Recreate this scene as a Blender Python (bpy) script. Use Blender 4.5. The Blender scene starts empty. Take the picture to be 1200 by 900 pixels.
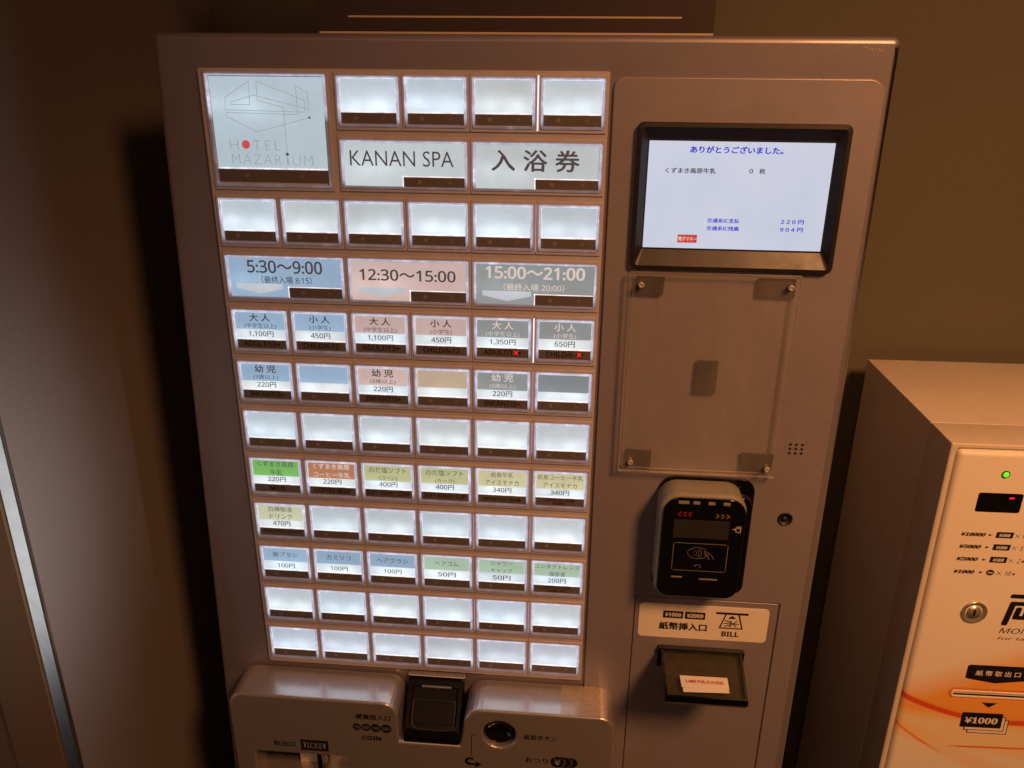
import bpy, bmesh, math, random
from mathutils import Vector, Matrix

S = 0.0011          # every measure below is in units of 1.1 mm; the scene is in metres
SC = bpy.context.scene
COL = SC.collection

# ---------------------------------------------------------------- camera
CX, CY, CZ, FPX = 304.399, -673.044, 10.071, 960.0
cam_d = bpy.data.cameras.new('camera'); cam = bpy.data.objects.new('camera', cam_d); COL.objects.link(cam)
right = Vector((0.99636585, 0.08478406, 0.00817059))
down = Vector((0.03845311, -0.36214188, -0.93132949))
fwd = Vector((-0.07600298, 0.92825908, -0.36408602))
rot = Matrix((right, -down, -fwd)).transposed()
cam.matrix_world = Matrix.Translation(Vector((CX, CY, CZ)) * S) @ rot.to_4x4()
cam_d.sensor_fit = 'HORIZONTAL'; cam_d.sensor_width = 36.0; cam_d.lens = FPX / 1200.0 * 36.0
cam_d.clip_start = 0.01; cam_d.clip_end = 50
SC.camera = cam

# ---------------------------------------------------------------- world, lamps, exposure
w = bpy.data.worlds.new('World'); SC.world = w; w.use_nodes = True
w.node_tree.nodes['Background'].inputs[0].default_value = (1.0, 0.50, 0.26, 1)
w.node_tree.nodes['Background'].inputs[1].default_value = 0.022

def lamp(name, loc, target, power, color, size, spread=180):
    d = bpy.data.lights.new(name, 'AREA'); d.energy = power; d.color = color; d.shape = 'DISK'; d.size = size
    d.spread = math.radians(spread)
    o = bpy.data.objects.new(name, d); COL.objects.link(o)
    o.location = Vector(loc) * S
    o.rotation_euler = (Vector(target) * S - o.location).to_track_quat('-Z', 'Y').to_euler()
    return o
lamp('warm_ceiling_lamp', (1050, -1080, 800), (780, 60, -480), 6.9, (1.0, 0.42, 0.15), 0.4, 75)
lamp('room_lamp', (-100, -2200, 800), (250, 0, -350), 4.2, (1.0, 0.48, 0.27), 0.7)
trim_fill = lamp('added_cool_trim_fill', (-1000, -1150, -1030), (-160, -125, -380), 0.062, (0.93, 0.96, 1.0), 0.16, 60)  # added, unseen source; gives the corner trim its cool bright reflection
trim_fill.data.shape = 'RECTANGLE'; trim_fill.data.size_y = 0.6

lamp('added_cool_wall_fill', (1300, -760, -120), (-140, -225, -350), 0.17, (1.0, 0.95, 0.90), 0.3, 14)  # added spot; makes up the buttons' cool spill on the left wall
vs = SC.view_settings
vs.view_transform = 'Standard'; vs.look = 'None'; vs.exposure = 0.0; vs.gamma = 1.0; vs.use_curve_mapping = False
SC.cycles.use_denoising = True
SC.cycles.max_bounces = 8; SC.cycles.transparent_max_bounces = 16
SC.cycles.sample_clamp_indirect = 3.0

# ---------------------------------------------------------------- materials
def lin(c):
    return tuple((x / 12.92 if x <= 0.04045 else ((x + 0.055) / 1.055) ** 2.4) for x in (v / 255.0 for v in c))
def s4(c): return (*lin(c), 1)

class N:
    """small node-graph helper"""
    def __init__(s, name):
        s.m = bpy.data.materials.new(name); s.m.use_nodes = True
        s.t = s.m.node_tree; s.b = s.t.nodes['Principled BSDF']
    def n(s, k, **kw):
        x = s.t.nodes.new(k)
        for a, b in kw.items(): setattr(x, a, b)
        return x
    def put(s, a, b):
        if hasattr(a, 'is_output'): s.t.links.new(a, b)
        else: b.default_value = a
    def math(s, op, a, b=0.0, c=0.0, clamp=False):
        x = s.n('ShaderNodeMath', operation=op, use_clamp=clamp)
        s.put(a, x.inputs[0]); s.put(b, x.inputs[1]); s.put(c, x.inputs[2]); return x.outputs[0]
    def coord(s):
        if not hasattr(s, '_co'):
            s._co = s.n('ShaderNodeTexCoord').outputs['Object']
        return s._co
    def noise(s, scale, detail=3, rough=0.55, vec=None, stretch=None):
        x = s.n('ShaderNodeTexNoise'); x.inputs['Scale'].default_value = scale
        x.inputs['Detail'].default_value = detail; x.inputs['Roughness'].default_value = rough
        v = vec or s.coord()
        if stretch:
            m = s.n('ShaderNodeMapping'); m.inputs['Scale'].default_value = stretch
            s.t.links.new(v, m.inputs['Vector']); v = m.outputs[0]
        s.t.links.new(v, x.inputs['Vector']); return x.outputs['Fac']
    def ramp(s, fac, stops):
        x = s.n('ShaderNodeValToRGB'); s.t.links.new(fac, x.inputs[0]); e = x.color_ramp.elements
        while len(e) < len(stops): e.new(0.5)
        for el, (p, c) in zip(e, stops):
            el.position = p; el.color = c if isinstance(c, tuple) else (c, c, c, 1)
        return x.outputs['Color']
    def mix(s, f, a, b, mode='MIX'):
        x = s.n('ShaderNodeMix', data_type='RGBA', blend_type=mode)
        s.put(f, x.inputs[0]); s.put(a, x.inputs[6]); s.put(b, x.inputs[7]); return x.outputs[2]
    def bump(s, h, strength=0.2, dist=0.0005):
        x = s.n('ShaderNodeBump'); x.inputs['Strength'].default_value = strength; x.inputs['Distance'].default_value = dist
        s.t.links.new(h, x.inputs['Height']); s.t.links.new(x.outputs[0], s.b.inputs['Normal'])

def paint(name, base, rough=0.4, metal=0.0, coat=0.0, vary=0.08, bump=0.06, bscale=900, smudge=0.12, spec=0.5):
    k = N(name); b = k.b
    n1 = k.noise(9, 4); n2 = k.noise(70, 3)
    f = k.math('MULTIPLY', k.math('ADD', n1, n2), 0.5)
    lo = tuple(x * (1 - vary) for x in base) + (1,); hi = tuple(min(1, x * (1 + vary)) for x in base) + (1,)
    k.put(k.ramp(f, [(0.35, lo), (0.65, hi)]), b.inputs['Base Color'])
    sm_ = k.math('POWER', k.noise(32, 5, 0.65), 3.0)
    k.put(k.math('ADD', k.math('MULTIPLY_ADD', n1, smudge * 2, rough - smudge), k.math('MULTIPLY', sm_, smudge * 3.0)), b.inputs['Roughness'])
    b.inputs['Metallic'].default_value = metal; b.inputs['Coat Weight'].default_value = coat
    b.inputs['Specular IOR Level'].default_value = spec
    b.inputs['Coat Roughness'].default_value = 0.15
    if bump: k.bump(k.noise(bscale, 2), bump)
    return k.m

def glow(name, col, strength, hot=0.0, rough=0.25, centre=None):
    """backlit print: emission with a soft unevenness as behind a diffuser"""
    k = N(name); b = k.b
    b.inputs['Base Color'].default_value = tuple(x * 0.35 for x in lin(col)) + (1,); b.inputs['Roughness'].default_value = rough
    b.inputs['Emission Color'].default_value = s4(col)
    if hot:
        sep = k.n('ShaderNodeSeparateXYZ'); k.t.links.new(k.coord(), sep.inputs[0])
        rnd_ = k.n('ShaderNodeObjectInfo').outputs['Random']
        add = k.n('ShaderNodeVectorMath', operation='ADD'); k.t.links.new(k.coord(), add.inputs[0])
        comb = k.n('ShaderNodeCombineXYZ'); k.t.links.new(k.math('MULTIPLY', rnd_, 31.0), comb.inputs[0]); k.t.links.new(comb.outputs[0], add.inputs[1])
        n = k.noise(26, 2, 0.5, vec=add.outputs[0], stretch=(1.0, 1, 1.4))
        fine = k.noise(190, 3, 0.6, vec=add.outputs[0], stretch=(1.0, 1, 0.35))
        X_ = k.math('DIVIDE', sep.outputs['X'], S); Z_ = k.math('DIVIDE', sep.outputs['Z'], S)
        def spot(cx, cz, rx, rz):      # an LED behind the diffuser
            dx = k.math('DIVIDE', k.math('SUBTRACT', X_, cx), rx); dz = k.math('DIVIDE', k.math('SUBTRACT', Z_, cz), rz)
            return k.math('EXPONENT', k.math('MULTIPLY', k.math('ADD', k.math('MULTIPLY', dx, dx), k.math('MULTIPLY', dz, dz)), -1.0))
        j = k.math('MULTIPLY_ADD', k.math('FRACT', k.math('MULTIPLY', rnd_, 7.13)), 8.0, -4.0)
        j2 = k.math('MULTIPLY_ADD', k.math('FRACT', k.math('MULTIPLY', rnd_, 13.7)), 6.0, -3.0)
        g = k.math('ADD', spot(k.math('ADD', j, 13.0), k.math('ADD', j2, -21.0), 9.0, 6.0), spot(k.math('ADD', j2, 35.0), -21.5, 9.5, 6.5))
        wide = spot(24.0, -24.0, 40.0, 12.0)
        h = k.math('MULTIPLY', k.math('MULTIPLY_ADD', g, 0.55, k.math('MULTIPLY', wide, 0.75)), k.math('MULTIPLY_ADD', n, 1.1, 0.25))
        e = k.math('ADD', k.math('MULTIPLY_ADD', h, hot, 0.66), k.math('MULTIPLY_ADD', fine, 0.10, -0.05))
        e = k.math('ADD', e, k.math('MULTIPLY_ADD', n, 0.16, -0.08))
        e = k.math('MULTIPLY', k.math('MULTIPLY', e, strength), k.math('MULTIPLY_ADD', k.math('FRACT', k.math('MULTIPLY', rnd_, 3.31)), 0.16, 0.94))
        if hot > 0.3:
            k.put(k.mix(k.math('FRACT', k.math('MULTIPLY', rnd_, 5.7)), s4(col), s4((min(255, col[0] + 8), col[1], col[2] - 10))), b.inputs['Emission Color'])
        k.put(e, b.inputs['Emission Strength'])
    else:
        b.inputs['Emission Strength'].default_value = strength
    return k.m

def flat(name, col, rough=0.6, emit=0.0, metal=0.0, spec=0.3, srgb=True):
    k = N(name); b = k.b
    c = s4(col) if srgb else (*col, 1)
    b.inputs['Base Color'].default_value = c; b.inputs['Roughness'].default_value = rough; b.inputs['Metallic'].default_value = metal
    b.inputs['Specular IOR Level'].default_value = spec
    if emit: b.inputs['Emission Color'].default_value = c; b.inputs['Emission Strength'].default_value = emit
    return k.m

M = {}
M['cabinet'] = paint('silver_grey_cabinet_paint', (0.255, 0.235, 0.285), 0.42, 0.42, 0.35, vary=0.035, smudge=0.06, bump=0.14, bscale=1100)
M['door'] = paint('silver_grey_door_paint', (0.34, 0.31, 0.36), 0.43, 0.42, 0.25, vary=0.035, smudge=0.06, bump=0.14, bscale=1100)
M['unit'] = paint('silver_coin_unit_paint', (0.62, 0.58, 0.57), 0.26, 0.72, 0.4, vary=0.02, bump=0.03, smudge=0.02)
M['frame'] = paint('button_frame_plastic', (0.50, 0.47, 0.53), 0.42, 0, 0, bump=0.05)
M['black'] = paint('black_plastic', (0.010, 0.009, 0.009), 0.45, vary=0.2)
M['slotblack'] = paint('coin_slot_black', (0.004, 0.0035, 0.0035), 0.25, bump=0, smudge=0.03, spec=0.10)
M['blackgloss'] = paint('black_gloss', (0.004, 0.004, 0.005), 0.09, smudge=0.04, vary=0.2, bump=0)
M['bezel'] = paint('dark_brown_bezel', (0.018, 0.015, 0.016), 0.36, vary=0.1)
M['window'] = paint('smoked_window', (0.14, 0.125, 0.125), 0.3, smudge=0.05, vary=0.05, bump=0)
M['windowmark'] = flat('window_mark', (0.26, 0.22, 0.20), 0.3, srgb=False)
M['readergrey'] = paint('reader_grey_plastic', (0.24, 0.235, 0.215), 0.5)
M['white'] = paint('white_changer_paint', (0.80, 0.76, 0.70), 0.42, vary=0.02, bump=0.08)
M['changer'] = paint('cream_changer_steel', (0.62, 0.56, 0.50), 0.45, vary=0.05, bump=0.15, bscale=700)
M['sticker'] = paint('pale_sticker', (0.80, 0.74, 0.66), 0.42, vary=0.03, bump=0.02)
M['ink'] = flat('black_ink', (28, 24, 24), 0.5)
M['softink'] = flat('grey_ink_on_backlit_card', (80, 84, 92), 0.5, 0.42)
M['greyink'] = flat('thin_grey_line_ink', (150, 158, 166), 0.5, 0.75)
M['dotgrey'] = flat('grey_dot_ink', (95, 100, 110), 0.5, 0.6)
M['whiteprint'] = flat('white_backlit_print', (202, 210, 214), 0.5, 0.62)
M['paleprint'] = flat('pale_print', (0.72, 0.66, 0.58), 0.5, srgb=False)
M['reddot'] = flat('red_backlit_dot', (218, 92, 92), 0.5, 0.55)
M['redlamp'] = flat('red_lit_cross', (235, 40, 36), 0.5, 0.9)
M['redink'] = flat('red_ink', (190, 25, 25), 0.5)
M['blueink'] = flat('blue_screen_text', (36, 46, 205), 0.5, 0.8)
M['screenblack'] = flat('dark_screen_text', (48, 42, 54), 0.5, 0.4)
M['screenred'] = flat('red_screen_key', (176, 74, 76), 0.5, 0.6)
M['copper'] = flat('copper_line', (0.60, 0.50, 0.42), 0.35, metal=0.2, srgb=False)
M['chrome'] = paint('brushed_metal', (0.74, 0.73, 0.72), 0.24, 1.0, vary=0.02, smudge=0.03, bump=0.03)
M['brass'] = paint('screw_metal', (0.46, 0.42, 0.38), 0.45, 0.35)
M['velcro'] = paint('dark_grey_felt', (0.036, 0.034, 0.032), 0.95, bump=0.5, bscale=1500)
M['signboard'] = paint('dark_brown_signboard', (0.032, 0.017, 0.016), 0.5, vary=0.08)
M['tray'] = paint('grey_tray', (0.075, 0.070, 0.058), 0.25)
M['green'] = flat('green_lamp', (90, 225, 40), 0.3, 0.9)
M['redled'] = flat('red_display_segment', (235, 30, 60), 0.3, 0.9)
M['lockmetal'] = paint('lock_metal', (0.62, 0.58, 0.50), 0.25, 0.75, smudge=0.08)
M['sticker_red'] = flat('red_arrow_print', (140, 40, 52), 0.4)
M['sticker_yellow'] = flat('yellow_arrow_print', (125, 112, 45), 0.4)
M['lcd'] = paint('grey_lcd', (0.032, 0.031, 0.028), 0.10, smudge=0.04, bump=0)
M['iconline'] = flat('pale_icon_line', (150, 140, 128), 0.4)

# backlit inks, one per print colour
CARD = {
 'blank':  (198, 217, 232), 'logo': (190, 212, 224), 'spa': (198, 212, 218), 'white': (198, 215, 228),
 'blue':   (160, 193, 224), 'pink': (214, 192, 188), 'grey': (150, 160, 163), 'peach': (206, 188, 166),
 'slate':  (140, 152, 158), 'green': (128, 192, 108), 'orange': (200, 138, 102), 'lime': (202, 210, 162),
 'straw':  (210, 210, 170), 'cream': (212, 218, 188), 'mint': (180, 212, 190), 'cool': (190, 205, 222),
 'arrow':  (196, 206, 216),
}
for c_, v_ in CARD.items():
    M['card_' + c_] = glow('backlit_card_' + c_, v_, 1.12 if c_ in ('logo', 'spa') else 1.0, hot=0.62 if c_ in ('blank', 'white', 'cool') else 0.22)

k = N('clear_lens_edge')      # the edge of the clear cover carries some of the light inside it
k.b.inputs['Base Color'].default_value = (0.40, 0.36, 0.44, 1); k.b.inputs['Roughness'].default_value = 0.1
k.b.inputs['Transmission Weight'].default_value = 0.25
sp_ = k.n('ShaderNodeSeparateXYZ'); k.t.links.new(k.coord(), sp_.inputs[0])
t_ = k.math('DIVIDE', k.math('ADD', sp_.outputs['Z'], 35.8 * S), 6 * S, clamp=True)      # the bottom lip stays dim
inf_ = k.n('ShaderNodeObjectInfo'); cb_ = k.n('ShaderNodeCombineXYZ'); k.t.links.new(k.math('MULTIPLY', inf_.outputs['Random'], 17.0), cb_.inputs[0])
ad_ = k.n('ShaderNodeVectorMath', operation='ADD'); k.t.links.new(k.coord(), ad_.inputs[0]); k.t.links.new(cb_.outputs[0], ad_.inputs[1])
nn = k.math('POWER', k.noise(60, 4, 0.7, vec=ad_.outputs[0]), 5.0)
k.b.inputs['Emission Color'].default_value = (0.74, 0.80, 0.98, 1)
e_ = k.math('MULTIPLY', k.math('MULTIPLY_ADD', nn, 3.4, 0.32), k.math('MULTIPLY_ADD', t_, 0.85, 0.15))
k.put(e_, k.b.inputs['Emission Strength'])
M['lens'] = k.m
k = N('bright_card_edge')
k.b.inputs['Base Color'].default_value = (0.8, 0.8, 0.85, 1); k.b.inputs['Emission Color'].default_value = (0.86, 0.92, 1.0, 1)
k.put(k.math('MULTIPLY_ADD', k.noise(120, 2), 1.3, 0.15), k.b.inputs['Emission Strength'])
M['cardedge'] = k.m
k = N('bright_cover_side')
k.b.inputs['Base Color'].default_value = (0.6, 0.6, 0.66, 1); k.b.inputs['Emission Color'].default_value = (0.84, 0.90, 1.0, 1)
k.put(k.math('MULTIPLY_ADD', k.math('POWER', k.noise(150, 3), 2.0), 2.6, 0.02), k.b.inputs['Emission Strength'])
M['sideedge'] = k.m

k = N('screen_panel')
k.b.inputs['Base Color'].default_value = (0.05, 0.05, 0.05, 1); k.b.inputs['Roughness'].default_value = 0.18
k.put(k.ramp(k.noise(14, 3), [(0.3, s4((190, 198, 218))), (0.7, s4((204, 208, 224)))]), k.b.inputs['Emission Color'])
k.b.inputs['Emission Strength'].default_value = 1.0
M['screen'] = k.m

def clear(name, diffuse, milk_glare, rough=0.04, tint=(1, 1, 1)):
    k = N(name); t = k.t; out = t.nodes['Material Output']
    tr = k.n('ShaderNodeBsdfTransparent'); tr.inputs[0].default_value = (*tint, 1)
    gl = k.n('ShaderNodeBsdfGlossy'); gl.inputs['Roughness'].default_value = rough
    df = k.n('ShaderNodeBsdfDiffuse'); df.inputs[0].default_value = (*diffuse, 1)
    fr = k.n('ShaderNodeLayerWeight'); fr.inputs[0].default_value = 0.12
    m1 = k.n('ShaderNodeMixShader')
    sm = k.math('POWER', k.noise(9, 5, 0.62, stretch=(1.0, 1, 0.45)), 4.0); st = k.noise(60, 3, 0.6, stretch=(1, 1, 0.05))  # patches and streaks painted as hazy reflections, on top of real milkiness
    k.put(k.math('MULTIPLY', k.math('ADD', k.math('MULTIPLY', sm, 9.0), k.math('MULTIPLY_ADD', st, 0.9, 0.1)), milk_glare, clamp=True), m1.inputs[0])
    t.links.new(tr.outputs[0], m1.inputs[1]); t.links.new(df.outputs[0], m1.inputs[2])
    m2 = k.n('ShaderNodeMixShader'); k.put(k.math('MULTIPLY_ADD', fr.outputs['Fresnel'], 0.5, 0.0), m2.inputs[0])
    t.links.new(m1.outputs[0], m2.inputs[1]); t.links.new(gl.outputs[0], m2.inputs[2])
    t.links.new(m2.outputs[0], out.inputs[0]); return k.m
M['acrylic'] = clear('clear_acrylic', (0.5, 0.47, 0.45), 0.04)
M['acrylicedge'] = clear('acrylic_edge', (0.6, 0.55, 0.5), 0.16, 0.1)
M['smoke'] = clear('smoked_clear_plastic', (0.2, 0.2, 0.18), 0.06, 0.05, (0.86, 0.84, 0.78))
M['tape'] = clear('wrinkled_clear_tape', (0.62, 0.52, 0.36), 0.30, 0.1)

def wallmat(name, base, vary=0.05, rough=0.62, spec=0.3):
    k = N(name); b = k.b
    n1 = k.noise(2.2, 4); n2 = k.noise(160, 2)
    lo = tuple(x * (1 - vary) for x in base) + (1,); hi = tuple(x * (1 + vary) for x in base) + (1,)
    k.put(k.ramp(n1, [(0.3, lo), (0.7, hi)]), b.inputs['Base Color']); b.inputs['Roughness'].default_value = rough
    b.inputs['Specular IOR Level'].default_value = spec
    k.bump(k.math('ADD', n2, k.math('MULTIPLY', k.noise(45, 3), 0.6)), 0.5, 0.0006); return k.m
M['wall'] = wallmat('olive_brown_wall', (0.115, 0.108, 0.082))
M['sidewall'] = wallmat('grey_brown_side_wall', (0.30, 0.26, 0.25), rough=0.32, spec=0.9)
M['nearwall'] = wallmat('brown_near_wall', (0.17, 0.115, 0.07))
M['floor'] = wallmat('dark_floor', (0.07, 0.055, 0.045))

# ---------------------------------------------------------------- mesh helpers (x right, y away, z up; 1.1 mm units)
def mesh_obj(name, bm, mat, parent=None, smooth=False):
    me = bpy.data.meshes.new(name); bm.to_mesh(me); bm.free()
    me.materials.append(mat)
    if smooth:
        for p in me.polygons: p.use_smooth = True
    o = bpy.data.objects.new(name, me); COL.objects.link(o)
    if parent: o.parent = parent
    return o

def scaled(bm, origin=(0, 0, 0)):
    bmesh.ops.scale(bm, vec=(S, S, S), verts=bm.verts)
    return bm

def box_bm(x0, x1, y0, y1, z0, z1, bev=0.0, seg=2, bm=None):
    b = bm or bmesh.new()
    r = bmesh.ops.create_cube(b, size=1.0)
    vsx = r['verts']
    for v in vsx:
        v.co = Vector((x0 if v.co.x < 0 else x1, y0 if v.co.y < 0 else y1, z0 if v.co.z < 0 else z1))
    if bev:
        es = list({e for v in vsx for e in v.link_edges})
        bmesh.ops.bevel(b, geom=es, offset=bev, segments=seg, profile=0.5, affect='EDGES')
    return b

def box(name, x0, x1, y0, y1, z0, z1, mat, parent=None, bev=0.0, seg=2):
    """a box standing at its own origin (centre)"""
    x0, x1 = min(x0, x1), max(x0, x1); y0, y1 = min(y0, y1), max(y0, y1); z0, z1 = min(z0, z1), max(z0, z1)
    c = Vector(((x0 + x1) / 2, (y0 + y1) / 2, (z0 + z1) / 2))
    b = box_bm(x0 - c.x, x1 - c.x, y0 - c.y, y1 - c.y, z0 - c.z, z1 - c.z, bev, seg)
    o = mesh_obj(name, scaled(b), mat, parent, False); o.location = c * S
    return o

DG = bpy.context.evaluated_depsgraph_get
def curve_to_mesh(cu, name):
    o = bpy.data.objects.new('tmp', cu); COL.objects.link(o)
    dg = DG(); dg.update()
    me = bpy.data.meshes.new_from_object(o.evaluated_get(dg), depsgraph=dg)
    me.name = name
    bpy.data.objects.remove(o); bpy.data.curves.remove(cu)
    return me

def rrect(x0, x1, z0, z1, r, n=6):
    x0, x1 = min(x0, x1), max(x0, x1); z0, z1 = min(z0, z1), max(z0, z1)
    rs = r if isinstance(r, (tuple, list)) else (r,) * 4      # bl br tr tl
    pts = []
    for (cx, cz, a0, q) in ((x0, z0, 180, 0), (x1, z0, 270, 1), (x1, z1, 0, 2), (x0, z1, 90, 3)):
        rr = rs[q]
        sx = 1 if cx == x0 else -1; sz = 1 if cz == z0 else -1
        if rr < 0.01: pts.append((cx, cz)); continue
        for i in range(n + 1):
            a = math.radians(a0 + 90 * i / n)
            pts.append((cx + sx * rr + rr * math.cos(a), cz + sz * rr + rr * math.sin(a)))
    return pts
def circle(cx, cz, r, n=32, rz=None):
    return [(cx + r * math.cos(2 * math.pi * i / n), cz + (rz or r) * math.sin(2 * math.pi * i / n)) for i in range(n)]

def plate(name, loops, y0, y1, mat, parent=None, bev=0.0, res=2, smooth=False):
    """a plate in the xz plane between depth y0 (near) and y1, with holes and a rounded edge; rounding stays inside y0..y1"""
    cu = bpy.data.curves.new(name, 'CURVE'); cu.dimensions = '2D'; cu.fill_mode = 'BOTH'
    for lp in loops:
        sp = cu.splines.new('POLY'); sp.points.add(len(lp) - 1)
        for p, (x, z) in zip(sp.points, lp): p.co = (x, z, 0, 1)
        sp.use_cyclic_u = True
    t = abs(y1 - y0)
    if bev: cu.bevel_depth = bev; cu.bevel_resolution = res; cu.offset = -bev
    cu.extrude = max(0.0001, t / 2 - bev)
    me = curve_to_mesh(cu, name)
    yc = (y0 + y1) / 2
    me.transform(Matrix(((S, 0, 0, 0), (0, 0, -S, 0), (0, S, 0, 0), (0, 0, 0, 1))))
    me.materials.clear(); me.materials.append(mat)
    o = bpy.data.objects.new(name, me); COL.objects.link(o); o.location = (0, yc * S, 0)
    if parent: o.parent = parent
    return o

def face_poly(name, loops, y, mat, parent=None):
    return plate(name, loops, y - 0.05, y + 0.05, mat, parent)

_tx = {}
def sans(s, base=0x1D7E2, up=0x1D5A0, lo=0x1D5BA):
    """figures and latin letters in the plain sans face that goes with the Japanese one"""
    o = ''
    for ch in s:
        if '0' <= ch <= '9': o += chr(base + ord(ch) - 48)
        elif 'A' <= ch <= 'Z' and up: o += chr(up + ord(ch) - 65)
        elif 'a' <= ch <= 'z' and lo: o += chr(lo + ord(ch) - 97)
        else: o += ch
    return o
def slab(s): return sans(s, 0x1D7CE, 0, 0)
def heavy(s): return sans(s, 0x1D7EC, 0x1D5D4, 0x1D5EE)
def text_mesh(s, bold, shear, spacing):
    key = (s, bold, shear, spacing)
    if key in _tx: return _tx[key]
    cu = bpy.data.curves.new('lettering', 'FONT'); cu.body = s; cu.size = 1.0; cu.resolution_u = 3
    cu.offset = min(bold, 0.004); cu.shear = shear; cu.space_character = spacing
    cu.align_x = 'LEFT'
    me = curve_to_mesh(cu, 'lettering')
    if bold > 0.004:          # heavier strokes: the glyphs again, shifted by a hair
        b2 = bmesh.new()
        for i, (dx, dy) in enumerate(((-1, 0), (1, 0), (0, 0.7), (0, -0.7))):
            n0 = len(b2.verts); b2.from_mesh(me); b2.verts.ensure_lookup_table()
            for v in b2.verts[n0:]: v.co += Vector((dx * bold * 0.8, dy * bold * 0.8, i * 0.01))
        b2.to_mesh(me); b2.free()
    _tx[key] = me; return me

def text(s, x0, x1, z0, z1, y, mat, parent=None, bold=0.0, shear=0.0, spacing=1.0, name='lettering', join=None):
    """flat print that fills the given rectangle; x0..x1 by z1..z0"""
    z0, z1 = min(z0, z1), max(z0, z1)
    src = text_mesh(s, bold, shear, spacing)
    xs = [v.co.x for v in src.vertices]; zs = [v.co.y for v in src.vertices]
    ax, bx, az, bz = min(xs), max(xs), min(zs), max(zs)
    me = src.copy()
    fx = (x1 - x0) / (bx - ax); fz = (z1 - z0) / max(1e-6, bz - az)
    for v in me.vertices:
        v.co = Vector(((x0 + (v.co.x - ax) * fx) * S, (y - v.co.z) * S, (z0 + (v.co.y - az) * fz) * S))
    me.materials.clear(); me.materials.append(mat)
    if join is not None: join.append(me); return None
    o = bpy.data.objects.new(name, me); COL.objects.link(o)
    if parent: o.parent = parent
    return o

def line_bm(bm, pts, wd, y, closed=False):
    """a printed line of width wd through pts"""
    seq = list(zip(pts, pts[1:])) + ([(pts[-1], pts[0])] if closed else [])
    for (a, b) in seq:
        a = Vector(a); b = Vector(b); d = (b - a)
        if d.length < 1e-6: continue
        d.normalize(); n = Vector((-d.y, d.x)) * wd / 2; e = d * wd * 0.4
        q = [a - e + n, a - e - n, b + e - n, b + e + n]
        f = bm.faces.new([bm.verts.new((p.x, y, p.y)) for p in q])
    bmesh.ops.recalc_face_normals(bm, faces=bm.faces)
def lines(name, polys, wd, y, mat, parent=None, closed=False):
    b = bmesh.new()
    for i, p in enumerate(polys): line_bm(b, p, wd, y - 0.003 * i, closed)
    return mesh_obj(name, scaled(b), mat, parent)

def lathe(name, prof, cx, cz, mat, parent=None, n=32):
    """turned part round an axis along y: prof is a list of (radius, y)"""
    b = bmesh.new(); rings = []
    for r, y in prof:
        if r < 0.01: rings.append([b.verts.new((0, y, 0))])
        else: rings.append([b.verts.new((r * math.cos(2 * math.pi * i / n), y, r * math.sin(2 * math.pi * i / n))) for i in range(n)])
    for A, B_ in zip(rings, rings[1:]):
        for i in range(n):
            j = (i + 1) % n
            q = [A[i % len(A)], A[j % len(A)], B_[j % len(B_)], B_[i % len(B_)]]
            u = []
            for v in q:
                if v not in u: u.append(v)
            if len(u) > 2: b.faces.new(u)
    bmesh.ops.recalc_face_normals(b, faces=b.faces)
    o = mesh_obj(name, scaled(b), mat, parent, True); o.location = (cx * S, 0, cz * S)
    return o

def poly_solid(name, verts, faces, mat, parent=None, bev=0.0, seg=2):
    b = bmesh.new(); vv = [b.verts.new(v) for v in verts]
    for f in faces: b.faces.new([vv[i] for i in f])
    bmesh.ops.recalc_face_normals(b, faces=b.faces)
    if bev: bmesh.ops.bevel(b, geom=list(b.edges), offset=bev, segments=seg, profile=0.5, affect='EDGES')
    return mesh_obj(name, scaled(b), mat, parent)

def extrude_yz(name, prof, x0, x1, mat, parent=None, bev=0.0):
    n = len(prof)
    v = [(x0, y, z) for y, z in prof] + [(x1, y, z) for y, z in prof]
    f = [list(range(n)), list(range(2 * n - 1, n - 1, -1))] + [[i, (i + 1) % n, (i + 1) % n + n, i + n] for i in range(n)]
    return poly_solid(name, v, f, mat, parent, bev)

def thing(name, label, cat, loc=(0, 0, 0)):
    o = bpy.data.objects.new(name, None); COL.objects.link(o); o.location = Vector(loc) * S
    o.empty_display_size = 0.05
    o['label'] = label; o['category'] = cat; return o

def dup(o, parent, loc=None, name=None):
    c = o.copy(); COL.objects.link(c); c.parent = parent
    if loc is not None: c.location = Vector(loc) * S
    for g in o.children: dup(g, c)
    return c

# ---------------------------------------------------------------- the room
FLOOR = -1500
def structure(o): o['kind'] = 'structure'; return o
WY = 350      # back wall
WX = -140     # left side wall
structure(box('back_wall', WX - 40, 1500, WY, WY + 60, FLOOR, 900, M['wall']))
lw = structure(box('left_wall', WX - 60, WX, -124, WY, FLOOR, 900, M['sidewall']))
nw = structure(box('near_wall', -1400, WX - 60.5, -128, -60, FLOOR, 900, M['nearwall']))
structure(box('floor', -1400, 1500, -1500, WY + 60, FLOOR - 40, FLOOR, M['floor']))
# metal trim on the corner of the side wall
tr = box('corner_trim', WX - 12.5, WX + 0.8, -128.5, -124.2, FLOOR, 900, M['chrome'], bev=1.0)
jamb = box('jamb', WX - 60.3, WX - 13, -131, -124.3, FLOOR, 900, M['nearwall'], bev=0.5)
jamb.parent = lw; jamb.matrix_parent_inverse = Matrix.Translation(-lw.location)
tr.parent = lw; tr.matrix_parent_inverse = Matrix.Translation(-lw.location)

# ---------------------------------------------------------------- the ticket machine
tm = thing('ticket_machine', 'silver grey ticket vending machine with rows of backlit buttons and a small screen', 'ticket machine')

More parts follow.
